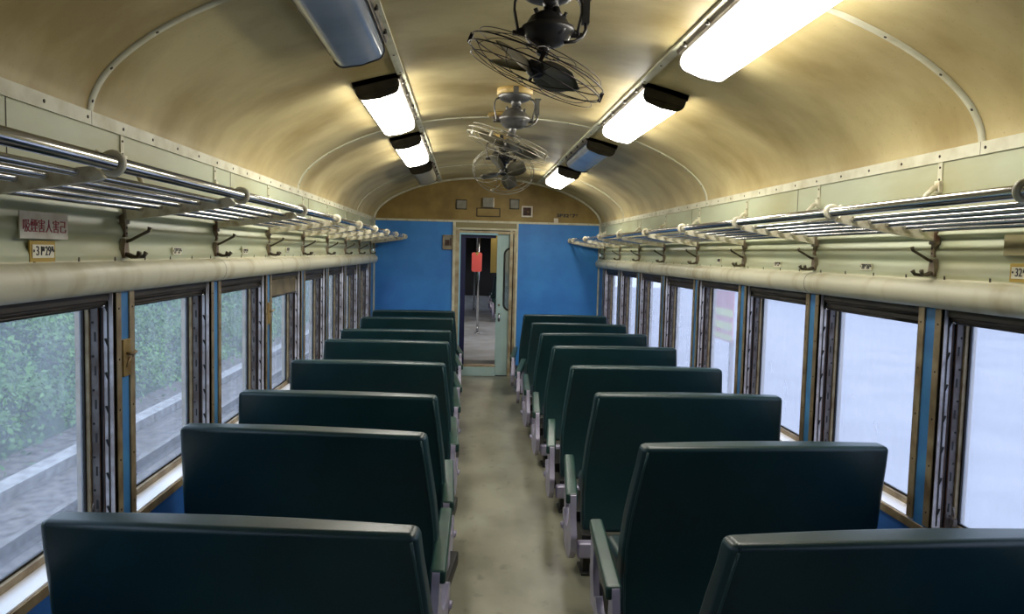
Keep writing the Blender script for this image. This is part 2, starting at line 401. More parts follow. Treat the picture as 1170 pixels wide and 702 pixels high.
# ------------------------------------------------------------------ windows
wn=0
blind_drop={(-1,3):.0,(-1,4):.012,(-1,5):.02,(-1,6):.095,(-1,7):.03,(-1,8):.02,(-1,9):.05,(-1,10):.03,
            (1,3):.0,(1,4):.02,(1,5):.015,(1,6):.0,(1,7):.03,(1,8):.02,(1,9):.01,(1,10):.02}
ORD=['first','second','third','fourth','fifth','sixth','seventh','eighth','ninth','tenth']
side_word={-1:'trackside wall with the no smoking sign',1:'pale frosted window wall'}
for s in (-1,1):
    for k in range(0,11):
        ya,yb=post_y[k]+.066,post_y[k+1]-.066
        wn+=1
        W=empty('window_%d'%wn,(s*HW,(ya+yb)/2,ZS),kind='structure')
        h=(yb-ya)/2; H=ZT-ZS
        o=lambda d:s*d                      # outward depth
        # sill board
        MB().box(o(0),o(.078),-h,h,-.036,-.013).build('sill_board',M['sill'],W)
        # jambs, both sides
        for q in (-1,1):
            e=q*h
            J=MB()
            J.box(o(.000),o(.030),e,e-q*.004,-.006,H,0)
            J.build('jamb_track',M['whitetrack'],W)
            J=MB(); J.box(o(.030),o(.042),e,e-q*.001,-.006,H); J.box(o(.0285),o(.031),e,e-q*.007,-.006,H,1); J.box(o(.041),o(.0435),e,e-q*.009,-.006,H,1)
            J.build('jamb_groove',[M['black'],M['rust']],W)
            J=MB(); J.box(o(.0435),o(.067),e,e-q*.006,-.006,H)
            zz=.05
            while zz<H-.02:
                J.box(o(.050),o(.056),e-q*.0058,e-q*.0068,zz,zz+.03,1); J.tube([(o(.060),e-q*.0055,zz+.06),(o(.060),e-q*.0068,zz+.06)],.004,8,1); zz+=.107
            J.build('jamb_channel',[M['greytrack'],M['black']],W)
            J=MB(); J.box(o(.012),o(.0165),e-q*.004,e-q*.0065,0,H)
            zz=.06
            while zz<H-.03:
                a=Vector((o(.0145),e-q*.0052,zz-.022)); c=Vector((o(.0225),e-q*.0052,zz)); 
                J.tube([a,c],[.003,.0036],6); zz+=.107
            J.build('notched_rack',M['black'],W)
        # sash
        S=MB()
        for q in (-1,1): S.box(o(.068),o(.082),q*h,q*(h-.014),0,H)
        S.box(o(.070),o(.084),-h,h,-.018,.009); S.box(o(.068),o(.082),-h,h,H-.038,H-.022)
        S.build('sash_frame',M['tan'],W,bevel=.002)
        G=MB()
        for q in (-1,1): G.box(o(.082),o(.094),q*(h-.002),q*(h-.02),0,H)
        G.box(o(.084),o(.094),-h,h,-.01,.015); G.box(o(.082),o(.094),-h,h,H-.040,H)
        G.build('glazing_rubber',M['black'],W)
        MB().box(o(.088),o(.091),-h+.01,h-.01,.012,H-.02).build('glass_pane',M['glassL'] if s<0 else M['glassR'],W)
        Lc=MB(); Lc.box(o(.055),o(.068),h-.035,h-.012,.010,.030); Lc.tube([(o(.060),h-.024,.045),(o(.052),h-.03,.075)],.004,8); Lc.tube([(o(.052),h-.05,.04),(o(.052),h-.012,.04)],.003,8)
        Lc.build('sash_latch',M['greytrack'],W)
        # head box
        # roller blind: visible bays only
        if k>=3:
            dr=blind_drop.get((s,k),.02)
            n=k-2
            lab=('dark roller blind rolled up above the %s %s window from the camera' % (ORD[n-1], 'trackside' if s<0 else 'frosted'))
            if (s,k)==(-1,6): lab='olive roller blind pulled partly down over the fourth trackside window from the camera'
            R=empty('roller_blind',(s*(HW+.03),(ya+yb)/2,ZT),lab,'blind','roller blinds over the windows')
            b=MB(); b.box(-.022,.022,-h+.003,h-.003,-.026,.006); b.build('blind_box',M['blind'],R,bevel=.004)
            b=MB(); b.tube([(-s*.004,-h+.006,-.028),(-s*.004,h-.006,-.028)],.011,10); b.box(-s*.002-.002,-s*.002+.002,-h+.008,h-.008,-.040-dr,-.03); b.build('blind_cloth',M['olive'] if (s,k)==(-1,6) else M['blind'],R)
            b=MB(); b.tube([(-s*.004,-h+.008,-.041-dr),(-s*.004,h-.008,-.041-dr)],.006,8)
            b.build('bottom_bar',M['dark'],R)
            b=MB()
            for q in (-1,1): MB().tube([(-s*.012,q*(h-.03),-.042-dr),(-s*.012,q*(h-.012),-.042-dr)],.004,8).build('bar_clip',M['chrome'],R)

# ------------------------------------------------------------------ end wall with doorway
E=empty('wall_end',(0,D,0),kind='structure')
DX0,DX1,DZ=-.33,.264,1.715
b=MB(); b.box(-HW,-.415,0,.09,0,1.843); b.build('blue_panel',M['bluewall'],E)
b=MB(); b.box(.355,HW,0,.09,0,1.843); b.build('blue_panel',M['bluewall'],E)
gab=[(x,z) for x,z in arc if z>1.86]
gab=[(-HW,1.843)]+gab+[(HW,1.843)]
MB().prism(gab,0,.09,'y').build('gable_panel',M['brownwall'],E)
b=MB(); b.box(-HW,HW,-.012,0,1.838,1.862)
for x in [-1.2+.24*i for i in range(11)]: b.tube([(x,-.0115,1.85),(x,-.0135,1.85)],.004,8,1)
b.build('rail_trim',[M['cream'],M['screw']],E)
b=MB(); b.box(-.40,.345,-.004,.09,1.772,1.838); b.build('transom_panel',M['doorhead'],E)
# vertical end trims at the corners
for s in (-1,1):
    b=MB(); b.box(s*(HW-.02),s*HW,-.012,0,.55,1.866); b.build('corner_trim',M['cream'],E)
# door frame
F=empty('door_1',(0,D,0),kind='structure')
b=MB(); b.box(-.417,-.385,-.02,.0,0,1.84); b.box(.338,.360,-.02,.0,0,1.84); b.box(-.385,.338,-.018,0,1.752,1.775)
b.build('outer_frame',M['cream'],F,bevel=.002)
b=MB(); b.box(-.385,-.338,-.008,.10,0,1.752); b.box(.264,.300,-.008,.10,0,1.752); b.box(.312,.338,-.014,.10,0,1.752); b.box(-.338,.338,-.006,.03,1.716,1.742)
b.build('inner_frame',M['doorframe'],F,bevel=.002)
b=MB(); b.box(.300,.312,.01,.10,0,1.752); b.box(-.338,.338,-.003,.03,1.742,1.752); b.build('door_gap',M['black'],F)
b=MB(); b.box(-.338,-.322,.0,.05,.1,1.716); b.box(-.322,.12,.0,.05,1.695,1.716); b.build('bright_edge',M['ltblue'],F)
b=MB(); b.box(-.322,-.262,.05,.10,.1,1.695); b.box(-.262,.1,.05,.10,1.66,1.695); b.build('navy_jamb',M['navy'],F)
b=MB(); b.box(-.338,.12,.0,.10,0,.108); b.build('threshold_riser',M['teal'],F,bevel=.004)
b=MB(); b.box(-.338,.12,.02,.16,.108,.122); b.build('threshold_plate',M['tan'],F)
# sliding leaf with a rounded window
def rrect(x0,x1,z0,z1,r,n=6):
    o=[]
    for cx,cz,a0 in ((x1-r,z1-r,0),(x0+r,z1-r,PI/2),(x0+r,z0+r,PI),(x1-r,z0+r,1.5*PI)):
        for k in range(n+1):
            a=a0+PI/2*k/n; o.append((cx+r*math.cos(a),cz+r*math.sin(a)))
    return o
leaf=empty('sliding_door',(0,D+.045,0),'pale teal sliding door, half open in the end wall doorway','door')
b=MB(); 
b.box(.115,.205,0,.03,.004,1.712); b.box(.205,.62,0,.03,.004,.80); b.box(.205,.62,0,.03,1.54,1.712); b.box(.56,.62,0,.03,.80,1.54)
b.build('door_leaf',M['teal'],leaf,bevel=.002)
b=MB(); ring=rrect(.205,.565,.795,1.545,.08); b.tube([(x,-.002,z) for x,z in ring],.012,8,0,True); b.build('window_gasket',M['rubber'],leaf)
b=MB(); 
for (cx,cz) in ((.205,.80),(.205,1.54)):
    sg=1 if cz<1 else -1
    b.prism([(cx,cz),(cx+.07,cz),(cx+.02,cz+sg*.02),(cx,cz+sg*.07)],.002,.028,'y')
b.build('corner_web',M['teal'],leaf)
MB().prism(rrect(.21,.56,.80,1.54,.07),.012,.016,'y').build('door_glass',M['glassD'],leaf)
b=MB(); b.box(.140,.166,-.006,0,.66,.76); b.tube([(.153,-.004,.74),(.153,-.04,.74),(.153,-.045,.70)],.007,8); b.build('door_handle',M['chrome'],leaf,bevel=.001)
b=MB(); b.lathe([(.014,-.004),(.014,.004)],12,0,Matrix.Translation((.15,-.002,.86))@Matrix.Rotation(PI/2,4,'X')); b.build('lock',M['tan'],leaf)
# small fittings on the gable
def gable_box(name,x,z,w,h,m,label,cat,extra=None,d=.03,bev=.012):
    o=MB().box(-w/2,w/2,-d,0,-h/2,h/2).build(name,m,bevel=bev,seg=3,loc=(x,D,z)); tag(o,label,cat); 
    return o
def vent(x,z,lab,w=.115,h=.10):
    t=empty('wall_vent',(x,D,z),lab,'vent','square fittings on the gable')
    MB().box(-w/2-.008,w/2+.008,-.006,0,-h/2-.008,h/2+.008).build('vent_backing',M['dark'],t,bevel=.002)
    MB().box(-w/2,w/2,-.026,-.004,-h/2,h/2).build('vent_cover',M['greybox'],t,bevel=.012,seg=3)
vent(-.325,2.047,'small square grey cover on brown gable, farther from the white frame')
vent(.305,2.068,'small square grey cover on brown gable, touching the white square frame',.10,.105)
t=empty('speaker_box',(0,D,2.075),'plain grey box on brown gable above the blank plate, over the door','box')
MB().box(-.072,.062,-.05,0,-.055,.06).build('box_body',M['greybox'],t,bevel=.006); MB().box(.052,.064,-.053,-.0,-.053,.058).build('box_edge',M['white'],t,bevel=.003)
t=empty('name_plate',(-.003,D,1.962),'blank brown plate with dark border above the doorway','plate')
MB().box(-.142,.142,-.008,0,-.052,.052).build('plate_border',M['screw'],t,bevel=.002); MB().box(-.13,.13,-.011,-.002,-.042,.042).build('plate_face',M['brownwall'],t,bevel=.002)
t=empty('square_frame',(.457,D,1.984),'white square frame around a dark brown recess on the gable','frame')
b=MB(); w=.057
for q in (-1,1): b.box(q*w-.009,q*w+.009,-.018,0,-w-.009,w+.009); b.box(-w,w,-.018,0,q*w-.009,q*w+.009)
b.build('frame_border',M['white'],t,bevel=.003)
b=MB(); b.box(-w,w,-.004,0,-w,w); b.build('frame_inside',M['rust'],t)
b=MB(); b.lathe([(.012,0),(.012,.008),(.004,.011)],12,0,Matrix.Translation((.01,-.004,-.005))@Matrix.Rotation(PI/2,4,'X')); b.build('frame_button',M['brownwall'],t)
t=empty('car_number',(.945,D,1.947),'small dark painted car number on the brown gable, right of the door','number')
text('lettering','SP32676',.052,M['blacktext'],t,(0,-.001,0),'E',width=.26,bold=.0022)
t=tag(MB().box(-.026,.026,-.008,0,-.026,.026).build('small_tag',M['white'],bevel=.003,loc=(.808,D,1.888)),'tiny white tag just below the car number','tag')
t=empty('notice_holder',(-.475,D,1.597),'small framed grey notice on blue wall beside the doorway','notice')
b=MB()
for x0,x1,z0,z1 in ((-.062,.062,.072,.086),(-.062,.062,-.086,-.072),(-.062,-.048,-.086,.086),(.048,.062,-.086,.086)): b.box(x0,x1,-.022,0,z0,z1)
b.build('holder_frame',M['tan'],t,bevel=.002)
b=MB(); b.box(-.05,.05,-.012,0,-.075,.075); b.build('notice_sheet',M['greybox'],t)
b=MB(); b.box(-.035,.02,-.0135,-.011,-.04,.03); b.box(.024,.04,-.0135,-.011,-.04,.05); b.build('notice_print',M['rust'],t)

# wall behind the camera
b=MB(); b.prism([(-HW,0)]+[p for p in arc]+[(HW,0)],YB-.05,YB,'y'); struct(b.build('wall_back',M['brownwall']))

# ------------------------------------------------------------------ seats
def backrest_mesh(s):
    # local: x=0 at the aisle edge of the top, s gives the side (+1 = right of the aisle); y=0 at the rear of the top edge
    rows=[(.155,-.034,.085),(.24,-.035,.112),(.34,-.034,.124),(.45,-.031,.120),(.56,-.024,.098),(.67,-.014,.062),(.76,-.006,.030),(.842,0,.004)]
    b=MB(); vs=[];fs=[]; nx=7
    th=.085; n=len(rows)
    for layer in (0,1):
        for z,xo,y in rows:
            for i in range(nx):
                f=i/(nx-1); x0=xo; x1=.884+.045*min(1,(.845-z)/.33)
                bow=.012*math.sin(PI*f)*(1 if layer==0 else -1)
                tth = th*(1.0 if z<.7 else .95)
                vs.append((s*(x0+(x1-x0)*f), y-bow if layer==0 else y+tth-bow, z+ (.004*math.sin(PI*f) if z>.8 else 0)))
    R=lambda l,j,i:(l*n+j)*nx+i
    for l in (0,1):
        for j in range(n-1):
            for i in range(nx-1): fs.append((R(l,j,i),R(l,j,i+1),R(l,j+1,i+1),R(l,j+1,i)))
    for i in range(nx-1):
        for j in (0,n-1): fs.append((R(0,j,i),R(0,j,i+1),R(1,j,i+1),R(1,j,i)))
    for j in range(n-1):
        for i in (0,nx-1): fs.append((R(0,j,i),R(0,j+1,i),R(1,j+1,i),R(1,j,i)))
    b.add(vs,fs,0,True); return b,rows
def make_seat(s):
    root=empty('train_seat',(0,0,0))
    b,rows=backrest_mesh(s)
    br=b.build('backrest',M['leather'],root,bevel=.021,seg=4,angle=50)
    p=MB(); p.tube([(s*(xo+.012),y-.0005+.004*(z>.8),min(z,.822)) for z,xo,y in rows],.0038,6)
    p.build('piping',M['piping'],br)
    0 and p.tube([(s*x,-.0035-.012*math.sin(PI*(x/.868)),.800+.004*math.sin(PI*x/.868)) for x in [.02+.828*i/12 for i in range(13)]],.0014,6)
    # cushion
    c=MB(); c.box(s*.0,s*.87,.14,.545,.225,.345); c.build('seat_cushion',M['leather'],root,bevel=.035,seg=4)
    # rear frame rail, stretcher and pedestals
    f=MB(); f.box(s*-.075,s*.90,-.055,.0,.083,.158); f.build('frame_rail',M['silver'],root,bevel=.012,seg=3)
    f=MB(); f.box(s*-.06,s*.90,.20,.54,.165,.222); f.build('seat_pan',M['pedestal'],root,bevel=.006)
    for x in (.0,.78):
        f=MB(); f.box(s*(x-.045),s*(x+.0),-.03,.06,.012,.09); f.box(s*(x-.045),s*(x+.0),.02,.42,.09,.17); f.box(s*(x-.055),s*(x+.012),-.05,.09,0,.014)
        f.box(s*(x-.04),s*(x-.005),.40,.45,.0,.17)
        f.build('pedestal_leg',M['pedestal'],root,bevel=.004)
    # cast aisle side plate: rounded foot, slim upright to the arm pad
    ac=-.096 if s>0 else -.062; ac=s*-.105 if s>0 else .062
    pl=[(-.145,.30),(-.185,.22),(-.165,.14),(-.11,.095),(-.03,.085),(.06,.11),(.12,.165),(.145,.24),(.11,.262),(.075,.22),(.03,.205),(-.03,.215),(-.075,.26),(-.085,.33),(-.075,.40),(-.125,.40),(-.135,.36)]
    pl=[(y+.04,z) for y,z in pl]
    q=MB(); q.prism(pl,ac-s*.015-.0,ac+s*.012,'x'); sf=q.build('side_frame',M['silver'],root,bevel=.011,seg=3)
    q=MB(); q.prism([(.30,.12),(.37,.13),(.40,.24),(.40,.40),(.345,.41),(.345,.26)],ac+s*.018,ac+s*.042,'x'); q.build('front_upright',M['silver'],root,bevel=.009,seg=3)
    q=MB(); q.tube([(ac,.14,.155),(ac-s*.016,.15,.165),(ac-s*.022,.155,.185)],[.012,.012,.008],10); q.build('release_pedal',M['silver'],sf)
    # arm pad
    a=MB(); vs=[]
    for y,z,w,t in ((-.085,.402,.0275,.05),(.08,.416,.027,.05),(.28,.434,.026,.048),(.43,.448,.0255,.044)):
        cx=(s*-.113 if s>0 else .070)+s*.05*(y+.085)/.515
        vs+=[(cx-w,y,z),(cx+w,y,z),(cx+w,y,z-t),(cx-w,y,z-t)]
    fs=[(0,1,2,3),(12,13,14,15)]
    for j in range(3):
        for i in range(4): fs.append((j*4+i,j*4+(i+1)%4,j*4+4+(i+1)%4,j*4+4+i))
    a.add(vs,fs,0,True); a.build('armrest',M['leather_arm'],root,bevel=.010,seg=3,angle=50)
    return root
seat_R=make_seat(1); seat_L=make_seat(-1)
rowsR=[(1.627,1.672),(2.487,2.526),(3.445,3.437),(4.30,4.282),(5.226,5.242),(6.075,6.12),(7.02,6.95),(7.966,7.943)]
rowsL=[(1.687,1.77),(2.616,2.722),(3.332,3.398),(4.328,4.375),(5.38,5.409),(6.16,6.139),(7.34,7.30),(8.22,8.18)]
used={'L':False,'R':False}
def place_seat(side,x,y,rz,label,group,z=0):
    src=seat_R if side=='R' else seat_L
    o=copy_tree(src) if used[side] else src
    used[side]=True
    o.location=(x,y,z); o.rotation_euler=(0,0,rz)
    tag(o,label,'seat',group); return o
ORDS=['nearest the camera','second from the camera','third from the camera','fourth from the camera','fifth from the camera','sixth from the camera','second last before the end wall','last before the end wall']
for i,(ya,yw) in enumerate(rowsR):
    place_seat('R',.365,ya,math.atan2(yw-ya,.86),'dark green two person seat beside the frosted windows, %s'%ORDS[i],'dark green seats beside the frosted windows')
for i,(ya,yw) in enumerate(rowsL):
    place_seat('L',-.362+(.012,-.022,-.010,0,0,0,0,0)[i],ya,-math.atan2(yw-ya,.86),'dark green two person seat beside the trackside windows, %s'%ORDS[i],'dark green seats beside the trackside windows')

# ------------------------------------------------------------------ luggage racks
def rack(s,label):
    R=empty('luggage_rack',(s*HW,0,1.58),label,'luggage rack','luggage racks along both walls')
    X=lambda x:s*(x-HW)
    fx,fz=.975,1.650-1.58
    MB().tube([(X(fx),YB+.02,fz),(X(fx),D-.02,fz)],.0155,14).build('front_rail',M['chrome'],R)
    line=lambda x: .005+(x-1.33)*(-.045/.355)
    for x in (1.045,1.105,1.165,1.225,1.285):
        MB().tube([(X(x),YB+.02,line(x)+.008),(X(x),D-.02,line(x)+.008)],.0085,10).build('slat_tube',M['chrome'],R)
    ys=list(post_y)+[D-.06]
    for y in ys:
        if y<.5: continue
        b=MB()
        ol=[(X(1.348),-.022),(X(1.348),.022),(X(1.30),.026),(X(1.0),.062),(X(.992),.03)]
        ol=[(X(1.346),-.020),(X(1.346),.018),(X(1.31),.020),(X(1.01),line(1.01)+.018),(X(.99),.040),(X(1.0),line(1.0)-.012),(X(1.20),line(1.2)-.020)]
        b.prism(ol,y-.009,y+.009,'y')
        # hook ring around the front rail
        pts=[]
        for k in range(15):
            a=math.radians(-150+300*k/14)
            pts.append((X(fx - .021*math.cos(a)), y, fz+.021*math.sin(a)))
        b.tube(pts,.0075,8)
        b.tube([(X(fx+.018),y,fz+.010),(X(fx+.030),y,fz+.022),(X(1.03),y,line(1.03)+.03)],.006,8)
        br=b.build('rack_bracket',M['ivory'],R,bevel=.003)
        b=MB()
        b.box(X(1.331),X(1.35),y-.018,y+.018,-.030,.026); b.tube([(X(1.333),y,-.006),(X(1.324),y,-.006)],.009,10,1)
        b.box(X(1.334),X(1.35),y-.009,y+.009,-.072,-.02)
        for zz in (-.042,-.06): b.tube([(X(1.335),y,zz),(X(1.332),y,zz)],.004,8,1)
        b.build('wall_foot',[M['hookplate'],M['screw']],br,bevel=.003)
        b=MB()
        st=[(X(1.346),y,.165),(X(1.325),y,.16),(X(1.300),y,.135),(X(1.285),y,.10),(X(1.280),y,.05)]
        b.tube(st,[.010,.010,.009,.008,.007],8); b.box(X(1.335),X(1.35),y-.014,y+.014,.145,.185); b.tube([(X(1.336),y,.168),(X(1.332),y,.168)],.004,8,1)
        b.build('upper_stay',[M['ivory'],M['screw']],br,bevel=.002)
    return R
rack(-1,'chrome tube luggage rack above the no smoking sign')
rack(1,'chrome tube luggage rack above the frosted windows')

# ------------------------------------------------------------------ coat hooks
def make_hook(s):
    H=empty('coat_hook',(0,0,0))
    X=lambda d:-s*d
    b=MB(); b.prism([(-.010,.062),(.010,.062),(.020,.012),(.014,0),(-.014,0),(-.020,.012)],X(.016),0,'x'); b.build('hook_plate',M['hookplate'],H,bevel=.003)
    b=MB(); b.tube([(X(.012),0,.052),(X(.030),.0,.058),(X(.062),0,.076),(X(.084),0,.088),(X(.088),0,.100)],[.006,.005,.005,.005,.007],8); b.build('upper_arm',M['hook'],H)
    for q in (-1,1):
        b=MB(); b.tube([(X(.010),q*.004,.014),(X(.035),q*.012,.004),(X(.058),q*.022,.006),(X(.066),q*.026,.020)],[.007,.006,.006,.008],8); b.build('lower_prong',M['hook'],H)
    return H
for s in (-1,1):
    src=make_hook(s)
    first=True; n=0
    for k,y in enumerate(post_y):
        if k<4: continue
        o=src if first else copy_tree(src); first=False
        o.location=(s*(HW-.0),y+.0,1.441)
        tag(o,'tarnished double coat hook on the %s wall, %s from the camera'%('trackside window' if s<0 else 'frosted window',ORD[n]),'coat hook','coat hooks below the racks'); n+=1

# ------------------------------------------------------------------ signs and plates
def plate(s,y,z,txt,w=.115,h=.034,frame=None,label='',px=None):
    P=empty('seat_number_plate',(s*(HW-.0085),y,z),label,'number plate','seat number plates')
    X=lambda d:-s*d
    if frame: MB().box(X(.0),X(-.004),-w/2-.009,w/2+.009,-h/2-.010,h/2+.010).build('plate_border',frame,P)
    MB().box(X(.002),X(-.004),-w/2,w/2,-h/2,h/2).build('plate_face',M['platewhite'],P)
    if txt:
        sd='L' if s<0 else 'R'; q=1 if s<0 else -1
        for body,off,wd,hh,zo in ((txt[0],-.22,.25,1.0,0),(txt[1],-.02,.10,.42,.15),(txt[2],.20,.25,1.0,0),(txt[3],.40,.10,.42,.15),('•',-.445,.05,.8,0),('•',.475,.05,.8,0)):
            text('numeral',body,h*hh,M['blacktext'],P,(X(.0025),q*off*w,zo*h),sd,width=wd*w)
    return P
plate(-1,2.036,1.462,('31','窗','29','道'),.100,.034,M['yellowframe'],'yellow framed seat number plate reading 31 and 29 under no smoking sign')
plate(-1,2.945,1.464,('27','窗','25','道'),.085,.028,None,'small white plate reading 27 and 25, between first and second trackside coat hooks')
plate(-1,3.832,1.465,('23','窗','21','道'),.085,.028,M['panel'],'small seat number plate between second and third trackside coat hooks')
plate(-1,4.73,1.475,('19','窗','17','道'),.07,.030,None,'small white plate between third and fourth trackside coat hooks')
plate(1,2.075,1.465,('32','道','30','窗'),.108,.034,M['yellowframe'],'yellow edged seat number plate just under the brown tape patch')
plate(1,2.943,1.467,('28','道','26','窗'),.085,.028,None,'small white plate reading 26 and 28, between first two hooks above the frosted windows')
plate(1,3.813,1.463,('24','道','22','窗'),.085,.028,None,'small number plate between second and third hooks above frosted windows')
plate(1,4.719,1.471,('20','道','18','窗'),.06,.030,None,'small white plate between third and fourth hooks above frosted windows')
S=empty('no_smoking_sign',(-(HW-.0135),2.036,1.528),'white sign with six red Chinese characters above the yellow framed number plate','sign')
MB().box(-.0015,.002,-.112,.112,-.034,.034).build('sign_board',M['white'],S)
text('red_characters','吸煙害人害己',.036,M['redtext'],S,(.0025,0,-.004),'L',width=.20)
tag(MB().box(-.0025,.004,-.045,.045,-.03,.03).build('tape_patch',M['doorhead'],loc=(HW-.010,2.12,1.545)),'brown square of old tape above a yellow edged number plate','tape')

# ------------------------------------------------------------------ ceiling lamps
def make_lamp(kind,s):
    """local frame: y along the car, u from the inner edge outwards, v downwards (normal to the ceiling)"""
    Lp=empty('ceiling_lamp',(0,0,0))
    L=1.14; w=.206
    A=math.radians(15.5)
    def T(u,v): return (s*(u*math.cos(A)-v*math.sin(A)), -u*math.sin(A)-v*math.cos(A))
    def prof(ins,v0,v1,r):
        pts=[(ins,v0),(ins+.0,v1-r)]
        for k in range(1,6):
            a=PI/2*k/6; pts.append((ins+r-r*math.cos(a),v1-r+r*math.sin(a)))
        pts.append((ins+r,v1))
        # slightly bowed bottom
        pts.append((w/2,v1+.006)); pts.append((w-ins-r,v1))
        for k in range(1,6):
            a=PI/2*(1-k/6); pts.append((w-ins-r+r*math.cos(a),v1-r+r*math.sin(a)))
        pts+=[(w-ins,v1-r),(w-ins,v0)]
        return [T(*p) for p in pts]
    b=MB(); b.prism([T(-.008,-.025),T(-.008,.014),T(w+.008,.014),T(w+.008,-.03)],0,L,'y'); b.build('housing',M['lamp_body'],Lp,bevel=.002)
    b=MB(); b.prism([T(-.022,-.02),T(-.022,.004),T(-.004,.018),T(.0,.0)],.0,L,'y')
    b.prism([T(-.014,.006),T(-.014,.013),T(-.006,.016),T(-.004,.006)],.0,L,'y')
    for y in (.12,.40,.74,1.02): b.tube([(T(-.02,.0)[0],y,T(-.02,.0)[1]),(T(-.02,.016)[0],y,T(-.02,.016)[1])],.008,8,1)
    b.build('side_rail',[M['lamp_rail'],M['lamp_body']],Lp)
    dm={'on':M['lamp_on'],'off':M['lamp_off'],'old':M['lamp_old']}[kind]
    b=MB(); b.prism(prof(.004,.012,.070,.040),.014,L-.008,'y',0,True); b.build('diffuser',dm,Lp)
    b=MB(); b.prism(prof(-.002,-.02,.076,.042),0,.016,'y'); b.prism(prof(.0,.010,.050,.028),-.006,.0,'y',0); b.build('end_cap',M['lamp_body'],Lp,bevel=.002)
    b=MB(); b.prism(prof(.0,-.02,.073,.041),L-.010,L,'y'); b.build('end_cap',M['lamp_body'],Lp,bevel=.002)
    return Lp
lampY=[1.91,3.65,5.38,7.09]
states={(-1,0):'off',(-1,1):'on',(-1,2):'on',(-1,3):'old',(1,0):'on',(1,1):'on',(1,2):'off',(1,3):'on'}
labs={(-1,0):'unlit bluish ceiling lamp over the trackside seats, nearest the camera',(-1,1):'lit ceiling lamp over the trackside seats, just behind the unlit bluish one',
 (-1,2):'lit ceiling lamp over the trackside seats, farther of the two lit ones',(-1,3):'unlit yellowed lamp over the trackside seats, beside the brown gable',
 (1,0):'largest lit ceiling lamp, over the frosted window seats, nearest the camera',(1,1):'lit ceiling lamp over the frosted window seats, second from the camera',
 (1,2):'unlit bluish ceiling lamp over the frosted window seats, between two lit ones',(1,3):'lit ceiling lamp over frosted window seats, farthest of its line'}
protos={}
for (s,i),st in states.items():
    if (s,st) in protos: o=copy_tree(protos[(s,st)])
    else: o=make_lamp(st,s); protos[(s,st)]=o
    o.location=(s*.592,lampY[i],2.304); tag(o,labs[(s,i)],'ceiling lamp','ceiling lamps in two lines')
# conduit strips carrying the lamps
for k,s in enumerate((-1,1)):
    b=MB()
    xa,xb=.556,.590
    b.prism([(s*xa,ceil_z(xa)-.010),(s*xb,ceil_z(xb)-.010),(s*xb,ceil_z(xb)+.004),(s*xa,ceil_z(xa)+.004)],YB,D,'y')
    y=.2
    while y<D:
        b.tube([(s*.573,y,ceil_z(.573)-.009),(s*.573,y,ceil_z(.573)-.012)],.005,8,1); y+=.31
    struct(b.build('trim_%d'%(6+k),[M['cream'],M['screw']]))

